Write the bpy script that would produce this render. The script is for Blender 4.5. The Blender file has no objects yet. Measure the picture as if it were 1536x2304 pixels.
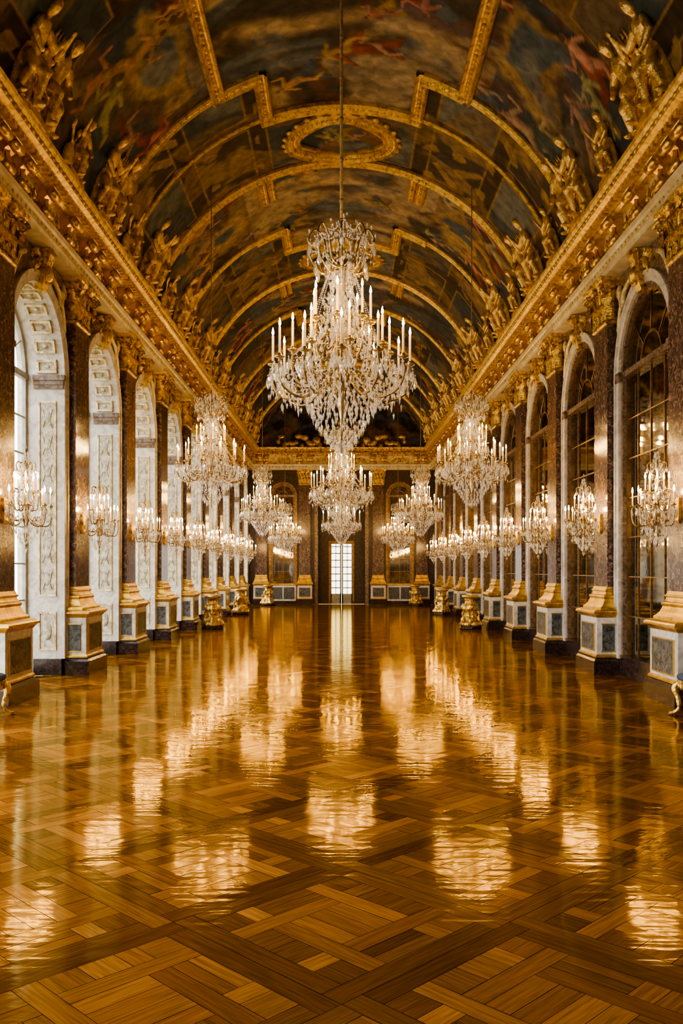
import bpy, bmesh, math, random, bisect
from mathutils import Vector, Matrix, noise
random.seed(7)
C = bpy.context.scene.collection
PI = math.pi
# ------------------------------------------------------------------ mesh builder
class MB:
    def __init__(s): s.v=[]; s.f=[]; s.sm=[]
    def add(s, vs, fs, smooth=False):
        n=len(s.v); s.v.extend([tuple(p) for p in vs])
        for f in fs: s.f.append(tuple(i+n for i in f)); s.sm.append(smooth)
    def box(s,x0,x1,y0,y1,z0,z1):
        s.add([(x0,y0,z0),(x1,y0,z0),(x1,y1,z0),(x0,y1,z0),(x0,y0,z1),(x1,y0,z1),(x1,y1,z1),(x0,y1,z1)],
              [(0,3,2,1),(4,5,6,7),(0,1,5,4),(1,2,6,5),(2,3,7,6),(3,0,4,7)])
    def loft(s, prof, dp, hw, back=0.0):
        vs=[]
        for d,z in prof: vs+=[(back,-(hw+d),z),(dp+d,-(hw+d),z),(dp+d,hw+d,z),(back,hw+d,z)]
        fs=[]
        for i in range(len(prof)-1):
            for j in range(4):
                a=i*4+j; b=i*4+(j+1)%4; fs.append((a,b,b+4,a+4))
        n=len(prof)*4; fs.append((3,2,1,0)); fs.append((n-4,n-3,n-2,n-1))
        s.add(vs,fs)
    def lathe(s, prof, n=16, c=(0,0,0), mod=None, smooth=True):
        vs=[]; fs=[]
        for r,z in prof:
            for k in range(n):
                a=2*PI*k/n; rr=r*(mod(a,z) if mod else 1)
                vs.append((c[0]+rr*math.cos(a),c[1]+rr*math.sin(a),c[2]+z))
        for i in range(len(prof)-1):
            for k in range(n):
                fs.append((i*n+k,i*n+(k+1)%n,(i+1)*n+(k+1)%n,(i+1)*n+k))
        fs.append(tuple(range(n-1,-1,-1))); m=(len(prof)-1)*n; fs.append(tuple(range(m,m+n)))
        s.add(vs,fs,smooth)
    def tube(s, pts, r, n=6, smooth=True):
        pts=[Vector(p) for p in pts]; N=len(pts)
        if not isinstance(r,(list,tuple)): r=[r]*N
        vs=[]; fs=[]; up=None
        for i,p in enumerate(pts):
            t=(pts[min(i+1,N-1)]-pts[max(i-1,0)])
            if t.length<1e-9: t=Vector((0,0,1))
            t.normalize()
            if up is None: up=Vector((1,0,0)) if abs(t.x)<.8 else Vector((0,1,0))
            a=t.cross(up)
            if a.length<1e-4: a=t.cross(Vector((0,1,0.3)))
            a.normalize(); b=t.cross(a).normalized()
            for k in range(n):
                q=2*PI*k/n; vs.append(p+a*(math.cos(q)*r[i])+b*(math.sin(q)*r[i]))
        for i in range(N-1):
            for k in range(n): fs.append((i*n+k,i*n+(k+1)%n,(i+1)*n+(k+1)%n,(i+1)*n+k))
        fs.append(tuple(range(n-1,-1,-1))); m=(N-1)*n; fs.append(tuple(range(m,m+n)))
        s.add(vs,fs,smooth)
    def octa(s,c,r,h,n=5,top=.3):
        vs=[(c[0],c[1],c[2]+h*top)]; a0=random.random()*3
        for k in range(n):
            a=a0+2*PI*k/n; vs.append((c[0]+r*math.cos(a),c[1]+r*math.sin(a),c[2]))
        vs.append((c[0],c[1],c[2]-h*(1-top)))
        fs=[]
        for k in range(n):
            a=1+k; b=1+(k+1)%n; fs.append((0,a,b)); fs.append((n+1,b,a))
        s.add(vs,fs)
    def ell(s,c,r,seg=8,rings=6,M=None):
        vs=[];fs=[]
        for i in range(1,rings):
            t=PI*i/rings
            for k in range(seg):
                a=2*PI*k/seg; vs.append(Vector((r[0]*math.sin(t)*math.cos(a),r[1]*math.sin(t)*math.sin(a),r[2]*math.cos(t))))
        vs.append(Vector((0,0,r[2]))); vs.append(Vector((0,0,-r[2])))
        if M: vs=[M@v for v in vs]
        vs=[v+Vector(c) for v in vs]
        for i in range(rings-2):
            for k in range(seg): fs.append((i*seg+k,(i+1)*seg+k,(i+1)*seg+(k+1)%seg,i*seg+(k+1)%seg))
        t=len(vs)-2; b=len(vs)-1; m=(rings-2)*seg
        for k in range(seg): fs.append((t,k,(k+1)%seg)); fs.append((b,m+(k+1)%seg,m+k))
        s.add(vs,fs,True)
    def prism(s, poly, y0, y1):
        n=len(poly); vs=[(x,y0,z) for x,z in poly]+[(x,y1,z) for x,z in poly]
        fs=[(i,(i+1)%n,n+(i+1)%n,n+i) for i in range(n)]; fs.append(tuple(range(n-1,-1,-1))); fs.append(tuple(range(n,2*n)))
        s.add(vs,fs)
    def leaf(s, base, out, up, w, h, curl=.1, off=0.0):
        base=Vector(base); out=Vector(out).normalized(); up=Vector(up).normalized(); side=up.cross(out)
        NU,NV=4,9; vs=[];fs=[]
        for j in range(NV+1):
            t=j/NV; ww=w*.5*(.72+.28*abs(math.sin(4.5*PI*t)))*(1-.55*t**3)
            q=t*2.3; pu=h*(math.sin(q) if q<PI/2 else 1-.35*(1-math.cos((q-PI/2)*2)) ) ; po=off+.015+curl*(t**2.2)
            for i in range(NU+1):
                u=-1+2*i/NU
                vs.append(base+up*pu+out*(po+.03*(1-abs(u))*w*4)+side*(u*ww))
        for j in range(NV):
            for i in range(NU):
                a=j*(NU+1)+i; fs.append((a,a+1,a+NU+2,a+NU+1))
        s.add(vs,fs,True)
    def data(s,name):
        me=bpy.data.meshes.new(name); me.from_pydata(s.v,[],s.f)
        me.polygons.foreach_set('use_smooth',s.sm); me.update(); return me
    def build(s,name,mat,parent=None,loc=None,rz=0,kind=None):
        return link(name,s.data(name),mat,parent,loc,rz,kind)
def link(name,me,mat=None,parent=None,loc=None,rz=0,kind=None):
    if mat and not me.materials: me.materials.append(mat)
    o=bpy.data.objects.new(name,me); C.objects.link(o)
    if parent: o.parent=parent
    if loc: o.location=loc
    o.rotation_euler.z=rz
    if kind: o['kind']=kind
    return o
def thing(name,label,cat,loc=(0,0,0),rz=0,group=None,kind=None):
    o=bpy.data.objects.new(name,None); C.objects.link(o); o.location=loc; o.rotation_euler.z=rz
    o.empty_display_size=.1
    if kind: o['kind']=kind
    if label: o['label']=label
    if cat: o['category']=cat
    if group: o['group']=group
    return o
def copy_tree(o,parent=None):
    c=o.copy(); C.objects.link(c)
    if parent: c.parent=parent
    for ch in o.children: copy_tree(ch,c)
    return c
def remeshed(mb,voxel,name):
    me=mb.data('tmp'); o=bpy.data.objects.new('tmp',me); C.objects.link(o)
    m=o.modifiers.new('r','REMESH'); m.mode='VOXEL'; m.voxel_size=voxel; m.use_smooth_shade=True
    dg=bpy.context.evaluated_depsgraph_get(); dg.update()
    r=bpy.data.meshes.new_from_object(o.evaluated_get(dg)); r.name=name
    bpy.data.objects.remove(o); bpy.data.meshes.remove(me)
    return r
def cat_pts(pts,n=5):
    P=[Vector(p) for p in pts]; out=[]
    for i in range(len(P)-1):
        p0=P[max(i-1,0)];p1=P[i];p2=P[i+1];p3=P[min(i+2,len(P)-1)]
        for k in range(n):
            t=k/n; out.append(.5*((2*p1)+(p2-p0)*t+(2*p0-5*p1+4*p2-p3)*t*t+(3*p1-p0-3*p2+p3)*t**3))
    out.append(P[-1]); return out
# ------------------------------------------------------------------ materials
def mat(name,c1,c2=None,scale=5,rough=.5,metal=0,bump=0,bscale=None,detail=6,dist=0,lo=.35,hi=.65,emit=None,es=0,spec=.5,trans=0,coat=0,c3=None):
    m=bpy.data.materials.new(name); m.use_nodes=True; nt=m.node_tree; b=nt.nodes['Principled BSDF']
    b.inputs['Roughness'].default_value=rough; b.inputs['Metallic'].default_value=metal
    b.inputs['Specular IOR Level'].default_value=spec; b.inputs['Transmission Weight'].default_value=trans
    b.inputs['Coat Weight'].default_value=coat; b.inputs['Base Color'].default_value=(*c1,1)
    if emit: b.inputs['Emission Color'].default_value=(*emit,1); b.inputs['Emission Strength'].default_value=es
    tc=nt.nodes.new('ShaderNodeTexCoord')
    if c2:
        n=nt.nodes.new('ShaderNodeTexNoise'); n.inputs['Scale'].default_value=scale; n.inputs['Detail'].default_value=detail; n.inputs['Distortion'].default_value=dist
        n.inputs['Roughness'].default_value=.62
        r=nt.nodes.new('ShaderNodeValToRGB'); r.color_ramp.elements[0].position=lo; r.color_ramp.elements[1].position=hi
        r.color_ramp.elements[0].color=(*c1,1); r.color_ramp.elements[1].color=(*c2,1)
        if c3: e=r.color_ramp.elements.new((lo+hi)/2); e.color=(*c3,1)
        nt.links.new(tc.outputs['Object'],n.inputs['Vector']); nt.links.new(n.outputs['Fac'],r.inputs['Fac']); nt.links.new(r.outputs['Color'],b.inputs['Base Color'])
    if bump:
        n2=nt.nodes.new('ShaderNodeTexNoise'); n2.inputs['Scale'].default_value=bscale or scale*3; n2.inputs['Detail'].default_value=4
        bp=nt.nodes.new('ShaderNodeBump'); bp.inputs['Strength'].default_value=bump; bp.inputs['Distance'].default_value=.03
        nt.links.new(tc.outputs['Object'],n2.inputs['Vector']); nt.links.new(n2.outputs['Fac'],bp.inputs['Height']); nt.links.new(bp.outputs['Normal'],b.inputs['Normal'])
    return m
GOLD=mat('gilt',(.19,.10,.018),(.92,.64,.18),9,.28,.72,.6,26,lo=.36,hi=.56)
GOLDS=mat('gilt_smooth',(.42,.25,.045),(.86,.58,.13),5,.30,.85,.15,30,lo=.3,hi=.6)
GOLDV=mat('gilt_vault_moulding',(.40,.24,.05),(.92,.68,.22),7,.32,.5,.25,26,lo=.32,hi=.55)
GOLDC=mat('gilt_cream',(.46,.33,.14),(.88,.78,.52),7,.36,.15,.6,20,lo=.38,hi=.56)
GOLDR=mat('gilt_statue',(.30,.17,.045),(.93,.70,.29),6,.30,.65,.35,30,lo=.32,hi=.54)
CREAM=mat('cream_marble',(.58,.50,.36),(.86,.80,.67),4,.3,0,.05,lo=.35,hi=.7)
WHITE=mat('white_marble',(.46,.44,.41),(.76,.73,.69),3.5,.25,0,0,dist=1.5,lo=.36,hi=.6)
RELIEF=mat('relief_panel',(.30,.27,.20),(.62,.58,.47),9,.5,0,.7,16,lo=.36,hi=.58)
REDM=mat('red_marble',(.040,.026,.021),(.38,.26,.20),8,.16,0,0,detail=10,dist=2,lo=.38,hi=.68,c3=(.13,.08,.062))
BROWNM=mat('brown_marble',(.08,.052,.036),(.32,.23,.16),6,.25,0,0,detail=9,dist=2,lo=.35,hi=.68)
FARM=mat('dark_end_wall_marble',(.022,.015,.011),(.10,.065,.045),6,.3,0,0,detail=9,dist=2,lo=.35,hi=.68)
GREYM=mat('dark_grey_marble',(.035,.04,.04),(.17,.18,.175),7,.2,0,0,detail=9,dist=2,lo=.38,hi=.68)
BLACKM=mat('black_red_marble',(.014,.010,.010),(.08,.045,.038),7,.2,0,0,detail=9,dist=2,lo=.42,hi=.68)
DARKW=mat('dark_wood',(.02,.012,.007),(.07,.035,.02),6,.35)
METAL=mat('antique_brass',(.30,.20,.09),(.74,.56,.28),8,.25,.88)
DBRASS=mat('dark_brass',(.16,.09,.03),(.40,.25,.10),8,.4,.8)
CRYS=mat('crystal',(1,.96,.89),rough=.015,trans=.88,spec=1.0,emit=(1,.74,.44),es=.08)  # faint warm emission stands in for candlelight sparkle; crystal itself gives no light
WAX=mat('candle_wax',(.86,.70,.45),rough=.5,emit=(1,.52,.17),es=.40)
ROPE=mat('rope',(.22,.15,.07),(.50,.35,.18),30,.8)
PAINTW=mat('window_paint',(.26,.26,.20),(.42,.41,.33),5,.4)
VELVET=mat('blue_velvet',(.03,.05,.10),(.08,.10,.16),12,.9)
def flame_mat(nm,st):
    m=bpy.data.materials.new(nm); m.use_nodes=True; b=m.node_tree.nodes['Principled BSDF']
    b.inputs['Base Color'].default_value=(1,.6,.2,1); b.inputs['Emission Color'].default_value=(1,.59,.19,1); b.inputs['Emission Strength'].default_value=st; return m
FLAME=flame_mat('flame',430); FLAME2=flame_mat('flame_sconce',350)
def glass_mat(nm,c):
    m=bpy.data.materials.new(nm); m.use_nodes=True; nt=m.node_tree; nt.nodes.remove(nt.nodes['Principled BSDF'])
    tr=nt.nodes.new('ShaderNodeBsdfTransparent'); tr.inputs[0].default_value=c
    gl=nt.nodes.new('ShaderNodeBsdfGlossy'); gl.inputs['Roughness'].default_value=.03; mx=nt.nodes.new('ShaderNodeMixShader'); mx.inputs[0].default_value=.07
    nt.links.new(tr.outputs[0],mx.inputs[1]); nt.links.new(gl.outputs[0],mx.inputs[2]); nt.links.new(mx.outputs[0],nt.nodes['Material Output'].inputs[0]); return m
GLASS=glass_mat('window_glass',(1,1,1,1)); GLASSD=glass_mat('door_glass',(.62,.60,.55,1))
MIRROR=mat('old_mirror',(.16,.14,.11),(.34,.31,.25),1.5,.04,1,.02,3)
def floor_mat():
    m=bpy.data.materials.new('oak_parquet'); m.use_nodes=True; nt=m.node_tree; nt.nodes.remove(nt.nodes['Principled BSDF']); N=nt.nodes.new; L=nt.links.new
    at=N('ShaderNodeVertexColor'); at.layer_name='plank'
    uv=N('ShaderNodeUVMap'); uv.uv_map='grain'
    mp=N('ShaderNodeMapping'); mp.inputs['Scale'].default_value=(3,60,1); L(uv.outputs[0],mp.inputs[0])
    n=N('ShaderNodeTexNoise'); n.inputs['Scale'].default_value=1; n.inputs['Detail'].default_value=6; n.inputs['Distortion'].default_value=.6; L(mp.outputs[0],n.inputs['Vector'])
    mr=N('ShaderNodeMapRange'); mr.inputs[1].default_value=.3; mr.inputs[2].default_value=.7; mr.inputs[3].default_value=.6; mr.inputs[4].default_value=1.25; L(n.outputs[0],mr.inputs[0])
    mx=N('ShaderNodeMix'); mx.data_type='RGBA'; mx.blend_type='MULTIPLY'; mx.inputs[0].default_value=1; L(at.outputs[0],mx.inputs[6]); L(mr.outputs[0],mx.inputs[7])
    tc=N('ShaderNodeTexCoord'); mp2=N('ShaderNodeMapping'); mp2.inputs['Scale'].default_value=(2.2,11,1); L(tc.outputs['Object'],mp2.inputs[0])
    n2=N('ShaderNodeTexNoise'); n2.inputs['Scale'].default_value=1; n2.inputs['Detail'].default_value=2; n2.inputs['Roughness'].default_value=.5; L(mp2.outputs[0],n2.inputs['Vector'])
    bp=N('ShaderNodeBump'); bp.inputs['Strength'].default_value=.24; bp.inputs['Distance'].default_value=.01; L(n2.outputs[0],bp.inputs['Height'])
    r=N('ShaderNodeMapRange'); r.inputs[3].default_value=.055; r.inputs[4].default_value=.125; L(n.outputs[0],r.inputs[0])
    df=N('ShaderNodeBsdfDiffuse'); L(mx.outputs[2],df.inputs['Color'])
    gl=N('ShaderNodeBsdfGlossy'); gl.inputs['Color'].default_value=(.86,.64,.22,1); L(r.outputs[0],gl.inputs['Roughness']); L(bp.outputs[0],gl.inputs['Normal'])
    fr=N('ShaderNodeFresnel'); fr.inputs['IOR'].default_value=1.38; L(bp.outputs[0],fr.inputs['Normal'])
    ms=N('ShaderNodeMixShader'); L(fr.outputs[0],ms.inputs[0]); L(df.outputs[0],ms.inputs[1]); L(gl.outputs[0],ms.inputs[2]); L(ms.outputs[0],nt.nodes['Material Output'].inputs[0])
    return m
FLOORM=floor_mat()
def paint_mat():
    m=bpy.data.materials.new('vault_fresco'); m.use_nodes=True; nt=m.node_tree; b=nt.nodes['Principled BSDF']; N=nt.nodes.new; L=nt.links.new
    at=N('ShaderNodeVertexColor'); at.layer_name='paint'; tc=N('ShaderNodeTexCoord')
    n=N('ShaderNodeTexNoise'); n.inputs['Scale'].default_value=4.5; n.inputs['Detail'].default_value=8; n.inputs['Distortion'].default_value=.4; L(tc.outputs['Object'],n.inputs['Vector'])
    mr=N('ShaderNodeMapRange'); mr.inputs[1].default_value=.33; mr.inputs[2].default_value=.67; mr.inputs[3].default_value=.65; mr.inputs[4].default_value=1.3; L(n.outputs[0],mr.inputs[0])
    mx=N('ShaderNodeMix'); mx.data_type='RGBA'; mx.blend_type='MULTIPLY'; mx.inputs[0].default_value=1; L(at.outputs[0],mx.inputs[6]); L(mr.outputs[0],mx.inputs[7])
    L(mx.outputs[2],b.inputs['Base Color']); b.inputs['Roughness'].default_value=.6; b.inputs['Specular IOR Level'].default_value=.15
    return m
FRESCO=paint_mat()
# ------------------------------------------------------------------ dimensions
WX=5.4; Y0=-2.9; YE=51.05; BAY=4.15; R=5.2; ZC=7.4; ZS=8.95
PY=[13.7+BAY*k for k in range(9)]
BY=[15.775+BAY*k for k in range(9)]
ORD=['nearest','second','third','fourth','fifth','sixth','seventh','eighth','farthest']
# ------------------------------------------------------------------ floor
def make_floor():
    verts=[];faces=[];cols=[];uvs=[]
    S=1.379; off=.201; q2=math.sqrt(.5); b=.14; I=S-2*b; w=.135; c0=.20; c1=I-2*w-2*c0
    pal=[(.34,.148,.032),(.29,.122,.025),(.235,.095,.019),(.185,.072,.014),(.315,.135,.029),(.26,.107,.022)]
    def plank(p0,p1,q0,q1,lng,bias=1.0):
        g=.0018
        p0+=g;p1-=g;q0+=g;q1-=g
        cx=(p0+p1-q0-q1)/2*q2; cy=(p0+p1+q0+q1)/2*q2
        if abs(cx)>5.6 or cy>51.3 or cy<Y0: return
        base=random.choice(pal); k=random.uniform(.82,1.12)*bias
        i=len(verts); rx=random.random()*50
        for (p,q) in ((p0,q0),(p1,q0),(p1,q1),(p0,q1)):
            verts.append(((p-q)*q2,(p+q)*q2,random.uniform(-.0009,.0004)))
            cols.append((base[0]*k,base[1]*k,base[2]*k,1)); uvs.append((p+rx,q+rx) if lng=='p' else (q+rx,p+rx))
        faces.append((i,i+1,i+2,i+3))
    for ip in range(-8,46):
        for iq in range(-8,46):
            P=off+ip*S; Q=off+iq*S
            cx=(P-Q)*q2; cy=(P+Q+S)*q2
            if abs(cx)>7 or cy<Y0-1 or cy>53: continue
            plank(P,P+S-b,Q,Q+b,'p',.58); plank(P+S-b,P+S,Q,Q+S-b,'q',.58); plank(P+b,P+S,Q+S-b,Q+S,'p',.58); plank(P,P+b,Q+b,Q+S,'q',.58)
            p0=P+b;q0=Q+b; par=(ip+iq)%2
            st=[0,c0,c0+w,c0+w+c1,c0+2*w+c1,I]
            for i in range(3):
                for j in range(3):
                    a0=p0+st[2*i];a1=p0+st[2*i+1];b0=q0+st[2*j];b1=q0+st[2*j+1]; n=3 if (i==1 and j==1) else (2 if (i==1 or j==1) else 1)
                    k=random.choice([.55,.7,.85,1.0]) if (i!=1 or j!=1) else 1.05
                    lng='p' if (i+j+par)%2 else 'q'
                    for t in range(n):
                        if lng=='p': plank(a0,a1,b0+(b1-b0)*t/n,b0+(b1-b0)*(t+1)/n,'p',k)
                        else: plank(a0+(a1-a0)*t/n,a0+(a1-a0)*(t+1)/n,b0,b1,'q',k)
            for ax in (0,1):
                for j in range(2):
                    s=0; a=st[2*j+1]; e=st[2*j+2]
                    def pk(u0,u1):
                        kk=random.choice([.95,1.15,1.35])
                        if ax==0: plank(p0+a,p0+e,q0+u0,q0+u1,'q',kk)
                        else: plank(p0+u0,p0+u1,q0+a,q0+e,'p',kk)
                    for i in range(2):
                        if (i+j+par)%2!=ax: pk(s,st[2*i+1]); s=st[2*i+2]
                    pk(s,I)
    i=len(verts)
    for x,y in ((-6.15,Y0),(6.15,Y0),(6.15,56),(-6.15,56)): verts.append((x,y,-.004)); cols.append((.03,.012,.004,1)); uvs.append((x,y))
    faces.append((i,i+1,i+2,i+3))
    me=bpy.data.meshes.new('floor'); me.from_pydata(verts,[],faces)
    ca=me.color_attributes.new('plank','FLOAT_COLOR','POINT'); ca.data.foreach_set('color',[x for cc in cols for x in cc])
    ul=me.uv_layers.new(name='grain')
    for lp in me.loops: ul.data[lp.index].uv=uvs[lp.vertex_index]
    link('floor',me,FLOORM,kind='structure')
make_floor()
# ------------------------------------------------------------------ vault
def vp(u,y,lift=0):
    a=PI/2-u/R; r=R-lift
    return Vector((r*math.cos(a),y,ZC+r*math.sin(a)))
UM=R*(PI/2-math.asin((ZS-ZC)/R))
def sst(a,b,x): t=min(1,max(0,(x-a)/(b-a))); return t*t*(3-2*t)
def mixc(a,b,t): return tuple(a[i]*(1-t)+b[i]*t for i in range(3))
def paint(u,y):
    au=abs(u); p=(y-14.7)%8.3; v=Vector((u*.30,y*.34,3.1)) 
    w=noise.noise_vector(v*1.3)*1.1
    n1=noise.fractal(v+w,1.0,2.0,5)*.9+.5; n2=noise.fractal(v*1.1+w+Vector((9,2,1)),1,2,4)+.5; n3=noise.fractal(v*2.2+w*1.5+Vector((1,22,7)),1,2,4)+.5
    um=(.026,.024,.026); oc=(.17,.12,.072); bl=(.045,.062,.085); rd=(.16,.065,.048); cl=(.40,.33,.24)
    if p<3.8 or (p<5.5 and au<1.75) or (y>31.3 and p<5.5):
        if au<3.2 or y>23:
            c=mixc((.052,.046,.042),oc,sst(.42,.70,n1)); c=mixc(c,(.09,.12,.15),sst(.44,.6,n2)*.85); c=mixc(c,rd,sst(.66,.8,n3)*.45); c=mixc(c,cl,sst(.56,.82,n1)*(.85 if au<2.7 else .3)); 
            if au>3.6: c=mixc(c,um,.45)
        else:
            c=mixc(um,bl,sst(.25,.6,n1)); c=mixc(c,rd,sst(.62,.76,n3)*.4); c=mixc(c,oc,sst(.60,.8,n2)*.55)
        d=math.hypot((au-3.75)/.78,(p-1.75)/1.05)+(n3-.5)*.9+(n1-.5)*.4
        if d<1.3 and p<3.8 and y<31:
            sky=mixc((.075,.105,.135),(.17,.19,.20),sst(.4,.7,n2)); rim=mixc(c,mixc((.30,.21,.11),(.42,.31,.16),sst(.4,.6,n1)),.8*(1-sst(.9,1.3,d)))
            c=mixc(sky,rim,sst(.45,.75,d))
    else:
        q=(au-.1)/1.9; f=q-math.floor(q); lo=3.8 if p<5.5 else 5.5; hi=5.5 if p<5.5 else 8.3
        if y>31: lo=5.5
        g=(p-lo)/(hi-lo)
        inner=min(min(f,1-f)*1.9,min(g,1-g)*(hi-lo))
        k=int(math.floor(q))+int(p>5.5)
        body=mixc((.06,.048,.038),(.23,.165,.095),sst(.35,.65,n3)) if k%2==0 else mixc((.045,.038,.032),(.16,.11,.065),sst(.4,.7,n2))
        if .20<inner<.25: c=(.30,.20,.08)
        elif inner>=.25: c=body if k%2==0 else mixc(mixc((.05,.065,.082),(.15,.165,.165),sst(.4,.7,n2)),oc,sst(.5,.7,n3)*.7)
        else: c=mixc((.05,.038,.028),(.18,.12,.06),sst(.42,.6,n3))
        sc=math.sin(u*5.2+math.sin(y*4.1)*1.2)*math.sin(y*4.6+math.sin(u*3.7)*1.1)
        if k%2==0 and sc>.55: c=mixc(c,(.38,.26,.12),.7)
        d=math.hypot(u/1.25,(p-7.0)/1.0)
        if d<1: c=mixc((.035,.05,.07),(.15,.175,.19),sst(.35,.65,n2)); c=mixc(c,(.20,.12,.06),sst(.6,.75,n3))
    return c
def make_vault():
    ys=[-2.9+i*.7 for i in range(22)]; y=ys[-1]
    while y<YE-.05: y+=.045*(max(y,14)/18)**1.3; ys.append(min(y,YE+.02))
    NU=280; vs=[];fs=[];cols=[]
    du=2*UM/NU
    for y in ys:
        for i in range(NU+1):
            u=-UM+du*i; vs.append(tuple(vp(u,y)))
            cols.append(list(paint(u,y)) if y>10.5 else [.04,.035,.03])
    rnd=random.Random(11)
    def blob(u0,y0,u1,y1,r0,r1,col,soft=.3,al=1.0,lite=.5):
        rm=max(r0,r1)*1.2
        ja=bisect.bisect_left(ys,min(y0,y1)-rm); jb=bisect.bisect_right(ys,max(y0,y1)+rm)
        ia=max(0,int((min(u0,u1)-rm+UM)/du)); ib=min(NU,int((max(u0,u1)+rm+UM)/du)+1)
        dx,dy=u1-u0,y1-y0; L2=dx*dx+dy*dy+1e-9
        for j in range(ja,jb):
            yy=ys[j]
            for i in range(ia,ib+1):
                uu=-UM+du*i
                t=max(0,min(1,((uu-u0)*dx+(yy-y0)*dy)/L2)); rr=r0+(r1-r0)*t
                ex=uu-u0-dx*t; ey=yy-y0-dy*t; d=math.hypot(ex,ey)/rr
                if d<1:
                    a=al*(1-sst(1-soft,1,d)); sh=1+lite*((-ex*.6+ey*.8)/rr)-.35*d*d
                    c=cols[j*(NU+1)+i]
                    for q in range(3): c[q]=c[q]*(1-a)+col[q]*max(.15,sh)*a
    FL=(.44,.29,.20); DR=[(.25,.07,.045),(.07,.10,.155),(.30,.21,.10),(.22,.18,.14),(.19,.06,.045),(.07,.10,.10)]
    def fig(u,y,ang,h):
        ca,sa=math.cos(ang),math.sin(ang); fx=rnd.choice((-1,1))
        def T(a,b): a*=fx; return (u+(a*ca-b*sa)*h, y+(a*sa+b*ca)*h)
        def st(a,b,r0,r1,col,**k): p=T(*a);q=T(*b); blob(p[0],p[1],q[0],q[1],r0*h,r1*h,col,**k)
        d=rnd.choice(DR); fl=tuple(x*rnd.uniform(.6,1.1) for x in FL)
        st((.02,.4),(.05,.5),.42,.36,(.02,.02,.022),soft=.9,al=.6,lite=0)
        st((.0,.45),(-.12,.1),.19,.15,d); st((-.12,.1),(-.3,-.05),.14,.06,d,al=.8); st((.1,.3),(.3,.0),.12,.08,d,al=.85)
        st((.05,.42),(.22,.22),.09,.06,fl); st((.22,.22),(.14,-.02),.055,.035,fl)
        st((.0,.42),(.02,.72),.11,.13,fl); st((-.1,.72),(-.28,.6),.05,.04,fl); st((-.28,.6),(-.36,.78),.04,.03,fl)
        st((.12,.74),(.28,.62),.05,.04,fl); st((.02,.86),(.03,.9),.07,.065,fl); st((.0,.92),(.0,.94),.065,.055,(.08,.045,.025),al=.8)
        if rnd.random()<.5: st((-.1,.6),(-.45,.5),.10,.04,rnd.choice(DR),al=.9)
    for k in range(-1,5):
        y0=14.7+8.3*k
        for i in range(15):
            uu=rnd.uniform(-2.4,2.4); yy=y0+rnd.uniform(-.2,4.9); L=rnd.uniform(.5,1.2); rr=rnd.uniform(.3,.6)
            if yy>y0+3.6: uu*=.5
            blob(uu-L,yy,uu+L,yy+rnd.uniform(-.3,.3),rr,rr*.7,rnd.choice([(.36,.28,.19),(.22,.18,.14),(.13,.165,.195),(.46,.37,.26)]),soft=.85,al=.75,lite=.9)
        for i in range(6):
            uu=rnd.uniform(-2.0,2.0); yy=y0+rnd.uniform(.0,4.4)
            if yy>y0+3.6: uu*=.5
            fig(uu,yy,rnd.uniform(-2.0,2.0),rnd.uniform(.8,1.3))
        for s in (-1,1):
            for i in range(4): 
                yy=y0+rnd.uniform(.4,3.3); uu=s*rnd.uniform(4.6,6.2); blob(uu-.3,yy,uu+.3,yy+.4,.5,.35,rnd.choice([(.08,.11,.145),(.18,.15,.11)]),soft=.85,al=.7,lite=.8)
            for i in range(5):
                fig(s*rnd.uniform(4.6,6.3),y0+.2+i*.75+rnd.uniform(-.2,.2),s*PI/2+rnd.uniform(-.5,.5),rnd.uniform(1.1,1.7))
            for i in range(3):
                fig(s*rnd.uniform(3.0,3.6),y0+rnd.choice((.4,3.2))+rnd.uniform(-.2,.2),s*PI/2+rnd.uniform(-.8,.8),rnd.uniform(.6,.9))
        fig(0,y0+6.6,0,.8); fig(.5,y0+6.7,.6,.6); fig(-.5,y0+6.8,-.7,.6)
    for j in range(len(ys)-1):
        for i in range(NU): a=j*(NU+1)+i; fs.append((a,a+1,a+NU+2,a+NU+1))
    me=bpy.data.meshes.new('ceiling'); me.from_pydata(vs,[],fs); me.polygons.foreach_set('use_smooth',[True]*len(fs))
    me.color_attributes.new('paint','FLOAT_COLOR','POINT').data.foreach_set('color',[x for c in cols for x in (c[0],c[1],c[2],1)])
    return link('ceiling',me,FRESCO,kind='structure')
ceil=make_vault()
def ribbon(mb,uy,w,h,beads=.16,closed=False):
    n=len(uy); P=[vp(u,y) for u,y in uy]; NR=[Vector((-p.x,0,ZC-p.z)).normalized() for p in P]
    prof=[(-.5,-.02),(-.5,.55),(-.38,1),(-.26,.55),(-.12,.45),(.12,.45),(.26,.55),(.38,1),(.5,.55),(.5,-.02)]
    vs=[];fs=[]; m=len(prof)
    for i in range(n):
        a=P[(i-1)%n] if closed else P[max(i-1,0)]; b=P[(i+1)%n] if closed else P[min(i+1,n-1)]
        t=(b-a).normalized(); sd=t.cross(NR[i]).normalized()
        for (s,k) in prof: vs.append(P[i]+sd*(s*w)+NR[i]*(k*h))
    for i in range(n if closed else n-1):
        for k in range(m-1): a=i*m+k; b=((i+1)%n)*m+k; fs.append((a,a+1,b+1,b))
    mb.add(vs,fs)
    acc=0
    for i in range(1,n):
        seg=(P[i]-P[i-1]).length; d=(beads-acc)
        while d<seg:
            q=P[i-1].lerp(P[i],d/seg); mb.ell(q+NR[i]*h*.6,(w*.15,w*.15,w*.15),5,4); d+=beads
        acc=(acc+seg)%beads
def arcpts(u0,u1,y,n=None):
    n=n or max(3,int(abs(u1-u0)/.14)); return [(u0+(u1-u0)*i/n,y) for i in range(n+1)]
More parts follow.
